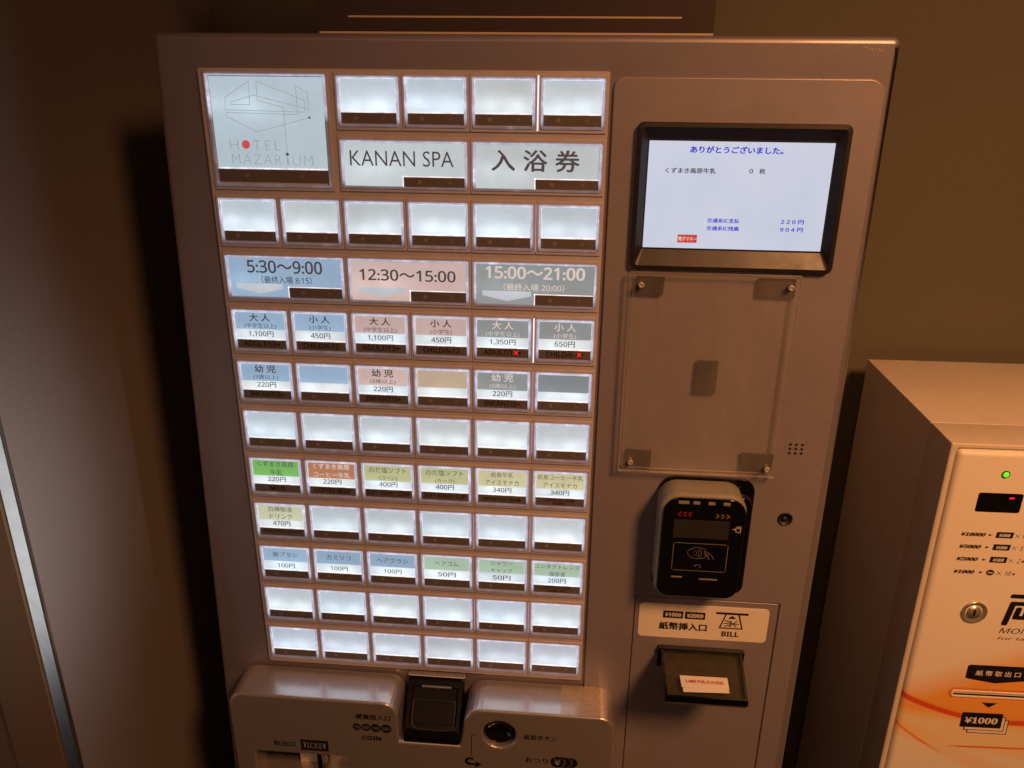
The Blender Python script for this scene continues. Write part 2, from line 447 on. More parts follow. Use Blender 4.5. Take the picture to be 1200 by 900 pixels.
# cabinet: a slightly tapering steel box with a rounded front edge
def cab_outline():
    a, b = -38, 534.5
    pts = [(-58 - 22, FLOOR + 4), (537 + 2, FLOOR + 4), (536, -400), (534.6, 25)]
    for i in range(5):
        t = math.radians(90 * i / 4); pts.append((534.5 - 6 + 6 * math.cos(t), 25 + 6 * math.sin(t)))
    for i in range(5):
        t = math.radians(90 + 90 * i / 4); pts.append((-38 + 6 + 6 * math.cos(t), 25 + 6 * math.sin(t)))
    pts += [(-38.2, 20), (-58, -610)]
    return pts
plate('cabinet', [cab_outline()], 0, 325, M['cabinet'], tm, bev=5, res=3)
# right door with its openings
door_o = rrect(325.8, 527.5, -1380, 1.5, (4, 4, 12, 8), 8)
bill_h = rrect(370.5, 508, -900, -467.5, 2)
plate('right_door', [door_o, bill_h, circle(500.5, -375.3, 6.6)], -2.6, 1, M['door'], tm, bev=0.8)
plate('bill_door', [rrect(371.6, 507, -899, -468.5, 2), rrect(399, 478, -546, -525, 2)], -1.9, 1, M['door'], tm, bev=0.5)
# speaker holes
b = bmesh.new()
for i in range(3):
    for j in range(3):
        cx, cz = 495.8 + 5.1 * i, -299.8 - 4.2 * j
        b.faces.new([b.verts.new((cx + 1.25 * math.cos(2 * math.pi * q / 12), -2.75, cz + 1.25 * math.sin(2 * math.pi * q / 12))) for q in range(12)])
mesh_obj('speaker_holes', scaled(b), M['black'], tm)
lk = lathe('door_lock', [(6.8, 1), (6.8, -3.0), (6.0, -3.4), (5.6, -1.0), (0, -1.0)], 500.5, -375.3, M['black'], tm)
lathe('lock_barrel', [(2.2, -0.8), (2.2, -2.4), (0, -2.4)], 0, 0, M['bezel'], lk, 20)

# ---- the button field
PX, PZ, X0, Z0 = 53.52, 48.09, 2.71, 0.09
LW, LH = 48.85, 37.75
YB = -5.2      # front of the button blocks
YL = -6.2      # front of the lenses

plate('button_base', [rrect(-2.2, 322.6, Z0 - 11 * PZ - 44, 5.2, 2)], -3.9, 1, M['frame'], tm, bev=0.6)

def make_block(wd, ht):
    """frame block of a button, origin at the lens' top left corner"""
    o = plate('button', [rrect(-2.2, wd + 2.3, -ht - 2.8, 3.2, 1.0, 3), rrect(0, wd, -ht, 0, 0.8, 3)], YB, -0.5, M['frame'], tm, bev=0.7)
    return o
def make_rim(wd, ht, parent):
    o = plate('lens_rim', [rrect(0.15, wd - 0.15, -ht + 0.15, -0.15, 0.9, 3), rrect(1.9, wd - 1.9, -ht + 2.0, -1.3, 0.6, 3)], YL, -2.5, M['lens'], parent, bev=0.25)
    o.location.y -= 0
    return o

BL = {}
def block(wd, ht):
    """a new button block (shared mesh data) with its lens rim"""
    key = (round(wd), round(ht))
    if key not in BL:
        o = make_block(wd, ht); r = make_rim(wd, ht, o)
        # child keeps world depth: subtract the parent's depth
        r.location.y -= o.location.y
        BL[key] = o; o['_y'] = o.location.y / S
        fresh = o
    else:
        src = BL[key]; fresh = src.copy(); COL.objects.link(fresh); fresh.parent = tm
        for g in src.children:
            if g.name.startswith('lens_rim'):
                c = g.copy(); COL.objects.link(c); c.parent = fresh
    return fresh

def card_part(name, x0, x1, z0, z1, mat, parent, y=-4.0, yp=0.0, cut=None):
    loops = [rrect(x0, x1, z0, z1, 0.3, 1)] if cut is None else [cut]
    key = ('card', name, round(x0, 2), round(x1, 2), round(z0, 2), round(z1, 2), mat.name, cut is None or str(cut))
    if key in BL:
        o = BL[key].copy(); COL.objects.link(o); o.parent = parent; return o
    o = plate(name, loops, y - 0.4, y + 0.4, mat, parent); o.location.y = (y - yp) * S
    BL[key] = o
    return o

def local_text(s, cx, wd, top, ht, mat, parent, yb, bold=0.0, y=-4.5, spacing=1.0, shear=0.0):
    return text(sans(s), cx - wd / 2, cx + wd / 2, -top - ht, -top, y - yb, mat, parent, bold, shear, spacing)

def window_part(x0, x1, z0, z1, parent, yb, marks=True):
    key = ('win', round(x0, 1), round(x1, 1), round(z0, 1), round(z1, 1))
    o = card_part('sold_out_window', x0, x1, z0, z1, M['window'], parent, -4.4, yb)
    if marks:
        zc = (z0 + z1) / 2; w_ = x1 - x0; cx = x0 + w_ * 0.26; cx2 = x0 + w_ * 0.76
        for nm, mk in (('dot_mark', ('dot',) + key), ('cross_mark', ('cross',) + key)):
            if mk in BL:
                m_ = BL[mk].copy(); COL.objects.link(m_); m_.parent = parent; continue
            b = bmesh.new()
            if nm == 'dot_mark':
                b.faces.new([b.verts.new((cx + 1.7 * math.cos(q * math.pi / 8), 0, zc + 1.7 * math.sin(q * math.pi / 8))) for q in range(16)])
            else:
                a_, h_ = 1.6, 0.35
                b.faces.new([b.verts.new((cx2 + p * 0.7071, 0, zc + q * 0.7071)) for p, q in
                    [(u * c1 - v * s1, u * s1 + v * c1) for c1, s1 in ((1, 0), (0, 1), (-1, 0), (0, -1)) for u, v in ((h_, -h_), (2.2, -h_), (2.2, h_))]])
                b.verts.ensure_lookup_table()
                for v in b.verts:
                    dx, dz = v.co.x - cx2, v.co.z - zc
                    v.co.x = cx2 + (dx - dz) * 0.7071 * 1.2; v.co.z = zc + (dx + dz) * 0.7071 * 1.2
            m_ = mesh_obj(nm, scaled(b), M['windowmark'], parent); m_.location = (0, (-4.85 - yb) * S, 0); BL[mk] = m_
    return o

def small_button(col, row, band=None, lines_=(), price=None, eng=None, lit=False, blank='blank', inkw=False, band_to=17.3):
    bt = block(LW, LH); yb = bt.get('_y', 0)
    bt.location.x = (X0 + col * PX) * S; bt.location.z = (Z0 - (row - 1) * PZ) * S
    L, R_ = 2.2, LW - 2.2
    ct, cb = -1.5, -26.0
    if band is None:
        card_part('label_card', L, R_, cb, ct, M['card_' + blank], bt, -4.0, yb)
    else:
        card_part('label_card', L, R_, cb, -band_to, M['card_white'], bt, -4.0, yb)
        card_part('colour_band', L, R_, -band_to, ct, M['card_' + band], bt, -4.0, yb)
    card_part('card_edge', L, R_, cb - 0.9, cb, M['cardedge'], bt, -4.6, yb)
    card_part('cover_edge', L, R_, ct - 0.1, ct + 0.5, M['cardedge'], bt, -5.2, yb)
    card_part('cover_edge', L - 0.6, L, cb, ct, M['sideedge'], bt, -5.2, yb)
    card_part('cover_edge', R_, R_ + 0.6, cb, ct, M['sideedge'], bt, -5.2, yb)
    window_part(L, R_, -34.7, -27.0, bt, yb, eng is None)
    if band is not None: bt['label'] = 'small backlit button with a ' + {'blue': 'light blue', 'lime': 'yellow green', 'straw': 'straw coloured', 'slate': 'slate grey', 'mint': 'pale mint green'}.get(band, band) + ' card' + (' reading ' + lines_[0][0] if lines_ else ' without words')
    c = LW / 2
    ink = M['whiteprint'] if inkw else M['softink']
    for (s, wd, top, ht, bold) in lines_:
        local_text(s, c, wd, top, ht, ink, bt, yb, bold)
    if price: local_text(price, c, 22.5 * len(price) / 6.0 if len(price) > 4 else 17.5, 18.9, 5.3, M['softink'], bt, yb, 0.012)
    if eng:
        for (s, wd, top, ht) in eng:
            local_text(s, c, wd, top, ht, M['ink'], bt, yb, 0.018, y=-4.9)
    if lit:
        b = bmesh.new(); cx = LW * lit; zc = -30.6
        line_bm(b, [(cx - 1.4, zc - 1.5), (cx + 1.4, zc + 1.5)], 0.9, 0); line_bm(b, [(cx - 1.4, zc + 1.5), (cx + 1.4, zc - 1.5)], 0.9, -0.01)
        m_ = mesh_obj('lit_cross', scaled(b), M['redlamp'], bt); m_.location = (0, (-5.0 - yb) * S, 0)
    return bt

def wide_button(col, row, mat, main, mx0, mx1, mt, mh, sub=None, arrow=False, inkw=False, wx0=51.5, wt=27.0, bold=0.02, blankwin=True, spacing=1.0):
    wd = PX + LW - 3.0
    wd = 2 * PX - 4.6 if wd > 2 * PX - 4.6 else wd
    wd = 2 * PX - (PX - LW)
    bt = block(wd, LH); yb = bt.get('_y', 0)
    bt.location.x = (X0 + col * PX) * S; bt.location.z = (Z0 - (row - 1) * PZ) * S
    bt['label'] = 'wide backlit button reading ' + main.replace('\uff5e', ' to ')
    L, R_, T, B_ = 2.2, wd - 2.2, -1.5, -LH + 2.2
    wz = -wt
    cut = [(L, B_), (wx0 - 0.8, B_), (wx0 - 0.8, wz + 0.9), (R_, wz + 0.9), (R_, T), (L, T)]
    card_part('label_card', L, R_, B_, T, M['card_' + mat], bt, -4.0, yb, cut=cut)
    lines('card_edge', [[(wx0 - 0.8, B_), (wx0 - 0.8, wz + 0.6), (R_, wz + 0.6)]], 0.8, -4.6 - yb, M['cardedge'], bt)
    window_part(wx0, R_ - 0.2, -LH + 2.3, wz, bt, yb, True)
    ink = M['whiteprint'] if inkw else M['softink']
    text(main if 'KANAN' in main else sans(main), mx0, mx1, -mt - mh, -mt, -4.5 - yb, ink, bt, bold, 0, spacing)
    if sub: text(sans(sub[0]), sub[1], sub[2], -sub[3] - sub[4], -sub[3], -4.5 - yb, ink, bt, 0.005)
    if arrow:
        face = [(7, -24.2), (48.3, -24.2), (48.3, -28.2), (28, -32.8), (7, -28.2)]
        a = plate('arrow_print', [face], -4.55, -4.45, M['card_arrow'], bt); a.location.y = (-4.5 - yb) * S
    return bt

# row 1 and 2, with the big logo button
lw_, lh_ = 2 * PX - 10.2, PZ + LH + 1.4
bt = block(lw_, lh_); yb = bt.get('_y', 0)
bt.location.x = (X0 + 1.1) * S; bt.location.z = (Z0 + 1.0) * S; bt['label'] = 'large square backlit button with the thin line hotel logo'
card_part('label_card', 2.6, lw_ - 2.6, -72.0, -2.0, M['card_logo'], bt, -4.0, yb)
card_part('card_edge', 2.6, lw_ - 2.6, -73.0, -72.0, M['cardedge'], bt, -4.6, yb)
window_part(2.6, lw_ - 2.6, -lh_ + 4.2, -73.4, bt, yb, True)
def LG(p): return [(x - X0 - 1.1, z - Z0 - 1.0) for x, z in p]
lines('logo_lines', [
    LG([(38.7, -4.5), (38.1, -22.1), (22.5, -22.0), (22.8, -20.1), (41.7, -14.7), (85.7, -24.8), (85.9, -12.4), (76.7, -7.6), (76.5, -29.1), (18.1, -28.0), (17.7, -31.1), (42.1, -42.6), (85.9, -31.2)]),
    LG([(38.7, -4.5), (18.2, -16.9), (17.6, -26.1), (82.8, -27.1), (82.8, -18.1), (45.0, -4.4), (44.7, -18.5), (65.4, -23.9), (65.3, -59.8)])], 0.42, -4.5 - yb, M['greyink'], bt)
ox, oz = X0 + 1.1, Z0 + 1.0
text('H', 18.2 - ox, 25.2 - ox, -56.7 - oz, -49.0 - oz, -4.5 - yb, M['greyink'], bt, -0.022)
text('TEL', 37.6 - ox, 60.0 - ox, -56.9 - oz, -49.2 - oz, -4.5 - yb, M['greyink'], bt, -0.022, 0, 1.35)
text('MAZAR', 18.6 - ox, 60.2 - ox, -68.0 - oz, -60.4 - oz, -4.5 - yb, M['greyink'], bt, -0.022, 0, 1.2)
text('\u0131', 64.7 - ox, 65.9 - ox, -68.2 - oz, -62.4 - oz, -4.5 - yb, M['greyink'], bt, -0.02)
text('UM', 69.4 - ox, 86.0 - ox, -68.4 - oz, -60.8 - oz, -4.5 - yb, M['greyink'], bt, -0.022, 0, 1.2)
for (cx, cz, r, m_) in ((31.6, -52.6, 3.4, 'reddot'), (85.9, -31.2, 0.95, 'dotgrey'), (65.3, -59.8, 1.4, 'dotgrey')):
    a = plate('logo_dot', [circle(cx - ox, cz - oz, r, 24)], -4.65, -4.55, M[m_], bt); a.location.y = (-4.6 - yb) * S

for c_ in range(2, 6): small_button(c_, 1)
wide_button(2, 2, 'spa', 'KANAN SPA', 7, 91.5, 7.6, 12.1, bold=-0.004, wt=28.2, wx0=50.8)
wide_button(4, 2, 'spa', '\u5165 \u6d74 \u5238', 14.6, 85.2, 5.0, 17.0, bold=0.022, wt=28.2, wx0=50.6)
for c_ in range(6): small_button(c_, 3)
wide_button(0, 4, 'blue', '5:30\uff5e9:00', 18.3, 84, 3.4, 11.2, ('\uff08\u6700\u7d42\u5165\u5834 8:15\uff09', 30, 74, 17, 6.6), True, wx0=54)
wide_button(2, 4, 'pink', '12:30\uff5e15:00', 9.0, 91.5, 8.4, 9.8, None, True, wx0=53)
wide_button(4, 4, 'grey', '15:00\uff5e21:00', 9.7, 93, 2.8, 10.8, ('\uff08\u6700\u7d42\u5165\u5834 20:00\uff09', 25, 76, 17.3, 6.4), True, True, wx0=52, bold=0.035)
AD = [('\u5927 \u4eba', 18.6, 3, 7, 0.02), ('(\u4e2d\u5b66\u751f\u4ee5\u4e0a)', 29, 11.8, 5.2, 0)]
CH = [('\u5c0f \u4eba', 18.6, 3, 7, 0.02), ('(\u5c0f\u5b66\u751f)', 19, 11.8, 5.2, 0)]
IN = [('\u5e7c \u5150', 19.5, 2.6, 7.4, 0.02), ('(3\u6b73\u4ee5\u4e0a)', 23, 12, 4.8, 0)]
EA, EC, EI = [('ADULT/13+', 33, 28.3, 4.9)], [('CHILD/6-12', 32, 28.3, 4.9)], [('INFANT/3+', 32, 28.3, 4.9)]
small_button(0, 5, 'blue', AD, '1,100\u5186', EA)
small_button(1, 5, 'blue', CH, '450\u5186', EC)
small_button(2, 5, 'pink', AD, '1,100\u5186', EA)
small_button(3, 5, 'pink', CH, '450\u5186', EC)
small_button(4, 5, 'grey', AD, '1,350\u5186', EA, lit=0.74, inkw=True)
small_button(5, 5, 'grey', CH, '650\u5186', EC, lit=0.76, inkw=True)
small_button(0, 6, 'blue', IN, '220\u5186', EI, band_to=18)
small_button(1, 6, 'blue', band_to=18)
small_button(2, 6, 'pink', IN, '220\u5186', EI, band_to=18)
small_button(3, 6, 'peach', band_to=18)
small_button(4, 6, 'grey', IN, '220\u5186', EI, inkw=True, band_to=18)
small_button(5, 6, 'slate', band_to=18)
for c_ in range(6): small_button(c_, 7)
KU = '\u304f\u305a\u307e\u304d\u9ad8\u539f'
small_button(0, 8, 'green', [(KU, 35, 2.7, 5.8, 0), ('\u725b\u4e73', 11.6, 11.6, 5.6, 0)], '220\u5186', [('MILK', 15, 28.2, 4.8)], band_to=18)
small_button(1, 8, 'orange', [(KU, 35, 2.7, 5.8, 0.02), ('\u30b3\u30fc\u30d2\u30fc\u725b\u4e73', 35, 11.4, 5.8, 0.02)], '220\u5186', [('COFFEE MILK', 34, 28.2, 4.8)], inkw=True, band_to=18)
small_button(2, 8, 'lime', [('\u306e\u3060\u5869\u30bd\u30d5\u30c8', 35, 3.6, 5.8, 0), ('(\u30b3\u30fc\u30f3)', 17, 12.8, 4.6, 0)], '400\u5186', [('SOFT SERVE / CONE', 42, 28.4, 4.4)], band_to=18)
small_button(3, 8, 'lime', [('\u306e\u3060\u5869\u30bd\u30d5\u30c8', 35, 3.6, 5.8, 0), ('(\u30ab\u30c3\u30d7)', 18, 12.8, 4.6, 0)], '400\u5186', [('SOFT SERVE / CUP', 39, 28.4, 4.4)], band_to=18)
small_button(4, 8, 'straw', [('\u5ca9\u6cc9\u725b\u4e73', 21, 3.2, 5.4, 0), ('\u30a2\u30a4\u30b9\u30e2\u30ca\u30ab', 31, 11.4, 5.2, 0)], '340\u5186', [('MONAKA ICE CREAM', 34, 29.4, 3.4)], band_to=18)
small_button(5, 8, 'straw', [('\u5ca9\u6cc9\u30b3\u30fc\u30d2\u30fc\u725b\u4e73', 42, 3.2, 5.4, 0), ('\u30a2\u30a4\u30b9\u30e2\u30ca\u30ab', 31, 11.4, 5.2, 0)], '340\u5186', [('COFFEE ICE CREAM', 27, 27.8, 2.7), ('MONAKA', 11, 31.2, 2.7)], band_to=18)
small_button(0, 9, 'cream', [('\u767d\u6a3a\u6a39\u6db2', 23, 3.2, 5.6, 0), ('\u30c9\u30ea\u30f3\u30af', 22, 11.2, 5.6, 0)], '470\u5186', [('WHITE BIRCH SAP JUICE', 38, 29.0, 3.0)], band_to=18)
for c_ in range(1, 6): small_button(c_, 9)
small_button(0, 10, 'blue', [('\u6b6f\u30d6\u30e9\u30b7', 25, 6.0, 5.8, 0)], '100\u5186', band_to=16.5)
small_button(1, 10, 'blue', [('\u30ab\u30df\u30bd\u30ea', 24, 6.0, 5.8, 0)], '100\u5186', band_to=16.5)
small_button(2, 10, 'blue', [('\u30d8\u30a2\u30d6\u30e9\u30b7', 31, 6.0, 5.8, 0)], '100\u5186', band_to=16.5)
small_button(3, 10, 'mint', [('\u30d8\u30a2\u30b4\u30e0', 23, 6.2, 5.2, 0)], '50\u5186', band_to=16.5)
small_button(4, 10, 'mint', [('\u30b7\u30e3\u30ef\u30fc', 21, 3.2, 4.6, 0), ('\u30ad\u30e3\u30c3\u30d7', 21, 11.0, 4.6, 0)], '50\u5186', band_to=16.5)
small_button(5, 10, 'mint', [('\u30b3\u30f3\u30bf\u30af\u30c8\u30ec\u30f3\u30ba', 43, 3.4, 4.8, 0), ('\u4fdd\u5b58\u6db2', 16, 11.4, 5.4, 0)], '200\u5186', [('CONTACT LENS', 27, 27.8, 2.8), ('CARE SET', 18, 31.3, 2.8)], band_to=16.5)
for c_ in range(6): small_button(c_, 11)
for c_ in range(6): small_button(c_, 12, blank='cool')

M['leak'] = flat('light_leaking_between_caps', (235, 240, 255), 0.5, 0.95)
M['leakdim'] = flat('faint_light_leak', (200, 190, 215), 0.5, 0.30)
for (c_, rw, z0, z1, wd, m_) in ((5, 1, -39, 2, 0.55, 'leak'), (5, 3, -38, 1, 0.3, 'leakdim'), (5, 5, -39, 1, 0.5, 'leak'), (5, 6, -38, 1, 0.3, 'leakdim'), (5, 7, -30, 0, 0.3, 'leakdim'), (5, 9, -38, 0, 0.35, 'leakdim'), (4, 9, -38, 0, 0.3, 'leakdim'), (5, 11, -36, 0, 0.35, 'leakdim'), (4, 11, -36, 0, 0.3, 'leakdim')):
    x = X0 + c_ * PX - 2.33; zt = Z0 - (rw - 1) * PZ
    box('light_gap', x - wd, x + wd, YB - 0.12, YB + 0.3, zt + z0, zt + z1, M[m_], tm)
rs_ = random.Random(3)
for i in range(11):
    b = bmesh.new(); x = rs_.uniform(506, 527); z = rs_.uniform(20.5, 25); n_ = 6; rr0 = rs_.uniform(0.35, 0.9)
    b.faces.new([b.verts.new((x + rr0 * rs_.uniform(.6, 1.6) * math.cos(2 * math.pi * q / n_), -0.12, z + rr0 * rs_.uniform(.4, 1) * math.sin(2 * math.pi * q / n_))) for q in range(n_)])
    mesh_obj('scuff', scaled(b), M['brass'], tm)

# ---- the display
bz = poly = None
def bezel(parent):
    b = bmesh.new()
    def ring(pts, y): return [b.verts.new((x, y, z)) for x, z in pts]
    o1 = rrect(345.6, 507.0, -145.6, -30.6, 5, 5); o2 = rrect(346.4, 506.0, -144.6, -31.4, 4.5, 5)
    i1 = rrect(348.9, 503.4, -142.0, -34.0, 3.2, 5); i2 = rrect(355.2, 497.0, -128.6, -44.2, 1, 5); i3 = rrect(355.2, 497.0, -128.6, -44.2, 1, 5)
    R = [ring(o1, -1.5), ring(o1, -7.5), ring(o2, -9.0), ring(i1, -9.4), ring(i2, -2.6), ring(i3, -0.9)]
    for A, C_ in zip(R, R[1:]):
        n = len(A)
        for i in range(n): b.faces.new([A[i], A[(i + 1) % n], C_[(i + 1) % n], C_[i]])
    bmesh.ops.recalc_face_normals(b, faces=b.faces)
    return mesh_obj('screen_bezel', scaled(b), M['bezel'], parent)
dp = box('display', 352, 500, -3.2, 4, -133, -40, M['black'], tm)
dloc = dp.location.copy()
def under(o, p):
    """keep world place under parent p (p sits directly under the machine)"""
    o.parent = p; o.matrix_parent_inverse = Matrix.Translation(-p.location); return o
dp.hide_render = False
under(bezel(tm), dp)
under(plate('screen_glass', [rrect(355.4, 496.6, -128.2, -44.6, 0.5)], -3.7, -3.3, M['screen'], tm), dp)
YS = -3.8
for s, x0, x1, z0, z1, mt, bd in (
    ('\u3042\u308a\u304c\u3068\u3046\u3054\u3056\u3044\u307e\u3057\u305f\u3002', 387.1, 458.3, -53.4, -48.0, 'blueink', 0.03),
    ('\u304f\u305a\u307e\u304d\u9ad8\u539f\u725b\u4e73', 369.2, 408.3, -69.0, -64.8, 'screenblack', 0.005),
    ('0', 434.0, 436.8, -68.2, -64.8, 'screenblack', 0.005), ('\u679a', 441.6, 446.3, -68.6, -64.2, 'screenblack', 0.005),
    ('\u4ea4\u901a\u7cfbIC\u652f\u6255', 405.1, 430.5, -107.2, -103.6, 'blueink', 0.02),
    ('\u4ea4\u901a\u7cfbIC\u6b8b\u9ad8', 405.0, 430.7, -113.4, -109.8, 'blueink', 0.02),
    ('2 2 0 \u5186', 462.9, 480.7, -107.0, -103.5, 'blueink', 0.02), ('9 0 4 \u5186', 462.9, 480.7, -113.2, -109.7, 'blueink', 0.02)):
    under(text(sans(s), x0, x1, z0, z1, YS, M[mt], tm, bd + 0.015), dp)
under(face_poly('screen_key', [rrect(382.9, 398.3, -123.7, -117.2, 0.2)], YS, M['screenred'], tm), dp)
under(text('\u96fb\u5b50\u30de\u30cd\u30fc', 383.6, 397.9, -122.3, -118.9, YS - 0.2, M['whiteprint'], tm, 0.02), dp)

# ---- clear acrylic notice holder, screwed on in front of the door
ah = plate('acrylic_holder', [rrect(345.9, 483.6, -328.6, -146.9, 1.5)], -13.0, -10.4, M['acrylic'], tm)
def edge_frame(name, x0, x1, z0, z1, wd, y0, y1, mat):
    return plate(name, [rrect(x0, x1, z0, z1, 1.5), rrect(x0 + wd, x1 - wd, z0 + wd, z1 - wd, 0.8)], y0, y1, mat, tm, bev=0.3)
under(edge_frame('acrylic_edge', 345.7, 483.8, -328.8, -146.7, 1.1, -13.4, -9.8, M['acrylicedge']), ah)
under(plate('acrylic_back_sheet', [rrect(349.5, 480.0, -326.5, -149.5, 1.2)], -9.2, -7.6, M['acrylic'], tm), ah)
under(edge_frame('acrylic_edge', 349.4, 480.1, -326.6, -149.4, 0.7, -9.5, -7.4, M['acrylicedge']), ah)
for (x, z) in ((355.6, -157.4), (475.3, -156.4), (356.4, -318.9), (475.5, -319.9)):
    s_ = lathe('screw', [(2.2, -2), (2.2, -13.4), (2.7, -13.5), (2.6, -14.6), (2.2, -15.3), (0.9, -15.5), (0.8, -15.0), (0, -15.0)], x, z, M['brass'], tm, 20)
    under(s_, ah)
for q in ([(352.0, -151.9), (375.0, -152.1), (374.3, -167.2), (351.9, -166.6)], [(450.6, -150.8), (480.4, -150.8), (480.8, -166.3), (450.9, -166.0)],
          [(407.6, -223.6), (425.4, -223.6), (425.0, -253.3), (407.4, -253.2)], [(352.3, -309.8), (375.0, -310.5), (375.0, -326.0), (352.5, -325.6)],
          [(453.8, -308.6), (481.5, -309.0), (481.0, -324.6), (454.6, -324.4)]):
    under(plate('felt_pad', [q], -7.4, -5.0, M['velcro'], tm), ah)

# ---- contactless card reader
rd = plate('card_reader', [rrect(384.2, 469.8, -456.5, -335.5, (14, 9, 12, 15), 7)], -6.0, -2, M['blackgloss'], tm, bev=0.5)
ro = rd.location.copy()
rb = under(plate('reader_body', [rrect(383.4, 458.6, -444.0, -336.5, (13, 13, 17, 17), 8)], -34.5, -5.5, M['readergrey'], tm, bev=3.5, res=4), rd)
under(plate('reader_side_cap', [rrect(452, 464.5, -440, -343, (4, 4, 9, 3), 6)], -26, -5.5, M['blackgloss'], tm, bev=1.2), rd)
under(plate('reader_face', [rrect(386.0, 457.8, -441.6, -340.0, (11, 11, 15, 15), 8)], -36.0, -33.5, M['blackgloss'], tm, bev=0.9), rd)
FY = -36.15
under(face_poly('lcd_panel', [rrect(396.4, 444.6, -379.4, -361.0, 0.4)], FY, M['lcd'], tm), rd)
for i, x in enumerate((398.6, 411.2, 424.3, 437.0)):
    wd = 9.5 if i == 0 else 6.0
    under(box('status_light', x, x + wd, -36.6, -35.0, -345.6, -342.6, M['readergrey'], tm, bev=0.4), rd)
b = bmesh.new()
for i in range(3):
    x = 398.2 + 4.5 * i; zc = -355.6
    line_bm(b, [(x + 3.2, zc + 1.8), (x + 0.8, zc), (x + 3.2, zc - 1.8)], 1.3, FY)
under(mesh_obj('left_arrows', scaled(b), M['sticker_red'], tm), rd)
b = bmesh.new()
for i in range(3):
    x = 431.6 + 4.5 * i; zc = -356.2
    line_bm(b, [(x + 0.8, zc + 1.7), (x + 3.2, zc), (x + 0.8, zc - 1.7)], 1.2, FY)
under(mesh_obj('right_arrows', scaled(b), M['sticker_yellow'], tm), rd)
under(lines('card_outline', [rrect(397.8, 445.4, -413.2, -384.8, 1.2, 3)], 0.4, FY, M['iconline'], tm, True), rd)
arcs = [[(416.6 + i * 2.1 + r * 0.0 + r * math.cos(a) - r, -394.8 + r * math.sin(a)) for a in [math.radians(-50 + 10 * j) for j in range(11)]] for i, r in enumerate((2.4, 3.4, 4.4, 5.4))]
ell = [(419.6 + 9.0 * math.cos(math.radians(a)), -394.6 + 5.7 * math.sin(math.radians(a))) for a in range(40, 331, 10)]
hand = [[(434.0, -399.8), (431.2, -395.8), (427.4, -393.0), (425.0, -392.4)], [(428.8, -396.4), (425.4, -395.6)], [(425.0, -392.4), (428.2, -396.2), (430.0, -400.6)]]
under(lines('contactless_symbol', arcs + [ell] + hand, 0.42, FY, M['iconline'], tm), rd)
under(lines('tap_symbol', [[(418.4, -408.8), (420.2, -406.6), (422.6, -406.9), (423.2, -409.6), (421.4, -409.8)], [(417.4, -407.2), (419.4, -407.4)]], 0.35, FY, M['iconline'], tm), rd)
under(lines('side_icon', [[(450.3, -366.4), (454.3, -365.4), (454.3, -371.8), (450.3, -371.0), (450.3, -366.4)], [(447.6, -368.6), (449.6, -368.6)], [(451.6, -367.4), (453.2, -367.4)]], 0.6, FY, M['paleprint'], tm), rd)
under(lines('faint_maker_print', [[(398.6+i*1.55, -420.4), (398.6+i*1.55+1.0, -420.4)] for i in range(6)], 1.5, FY, M['iconline'], tm), rd)
under(lines('faint_maker_print', [[(423.6+i*1.55, -421.6), (423.6+i*1.55+1.0, -421.6)] for i in range(10)], 1.5, FY, M['iconline'], tm), rd)

# ---- banknote inlet sign and inlet
st = plate('inlet_sign', [rrect(375.6, 499.4, -513.9, -474.8, 4.5, 6)], -2.6, -1.9, M['sticker'], tm, bev=0.2)
SY = -2.75
for i, (x0, x1, s_) in enumerate(((398.8, 418.0, '\u00a51000'), (419.8, 439.1, '\u00a52000'))):
    under(face_poly('price_box', [rrect(x0, x1, -490.6, -482.4, 0.2)], SY, M['ink'], tm), st)
    under(text(heavy(s_), x0 + 1.8, x1 - 1.8, -488.8, -484.2, SY - 0.2, M['paleprint'], tm, 0.03), st)
under(text('\u7d19\u5e63\u633f\u5165\u53e3', 395.6, 441.9, -504.4, -495.4, SY, M['ink'], tm, 0.045), st)
under(text(heavy('BILL'), 456.4, 472.8, -508.6, -502.7, SY, M['ink'], tm, 0.01), st)
under(lines('banknote_symbol', [[(449.8, -481.4), (479.2, -481.4)], [(449.8, -482.2), (479.2, -482.2)]], 1.6, SY, M['ink'], tm), st)
under(lines('banknote_symbol', [[(458.6, -483.0), (453.9, -498.8), (475.4, -498.8), (471.0, -483.0)]], 1.3, SY, M['ink'], tm), st)
under(face_poly('banknote_symbol', [[(464.7, -484.0), (468.8, -487.6), (460.8, -487.6)]], SY, M['ink'], tm), st)
under(lines('banknote_symbol', [[(457.6, -493.4), (471.6, -493.4)], [(462.8, -490.3), (465.6, -493.4), (462.8, -496.5)], [(469.6, -490.3), (466.2, -493.4), (469.6, -496.5)], [(464.2, -490.6), (464.2, -496.2)], [(458.6, -489.8), (462.6, -491.6)], [(458.6, -496.9), (462.6, -495.1)]], 0.95, SY, M['ink'], tm), st)

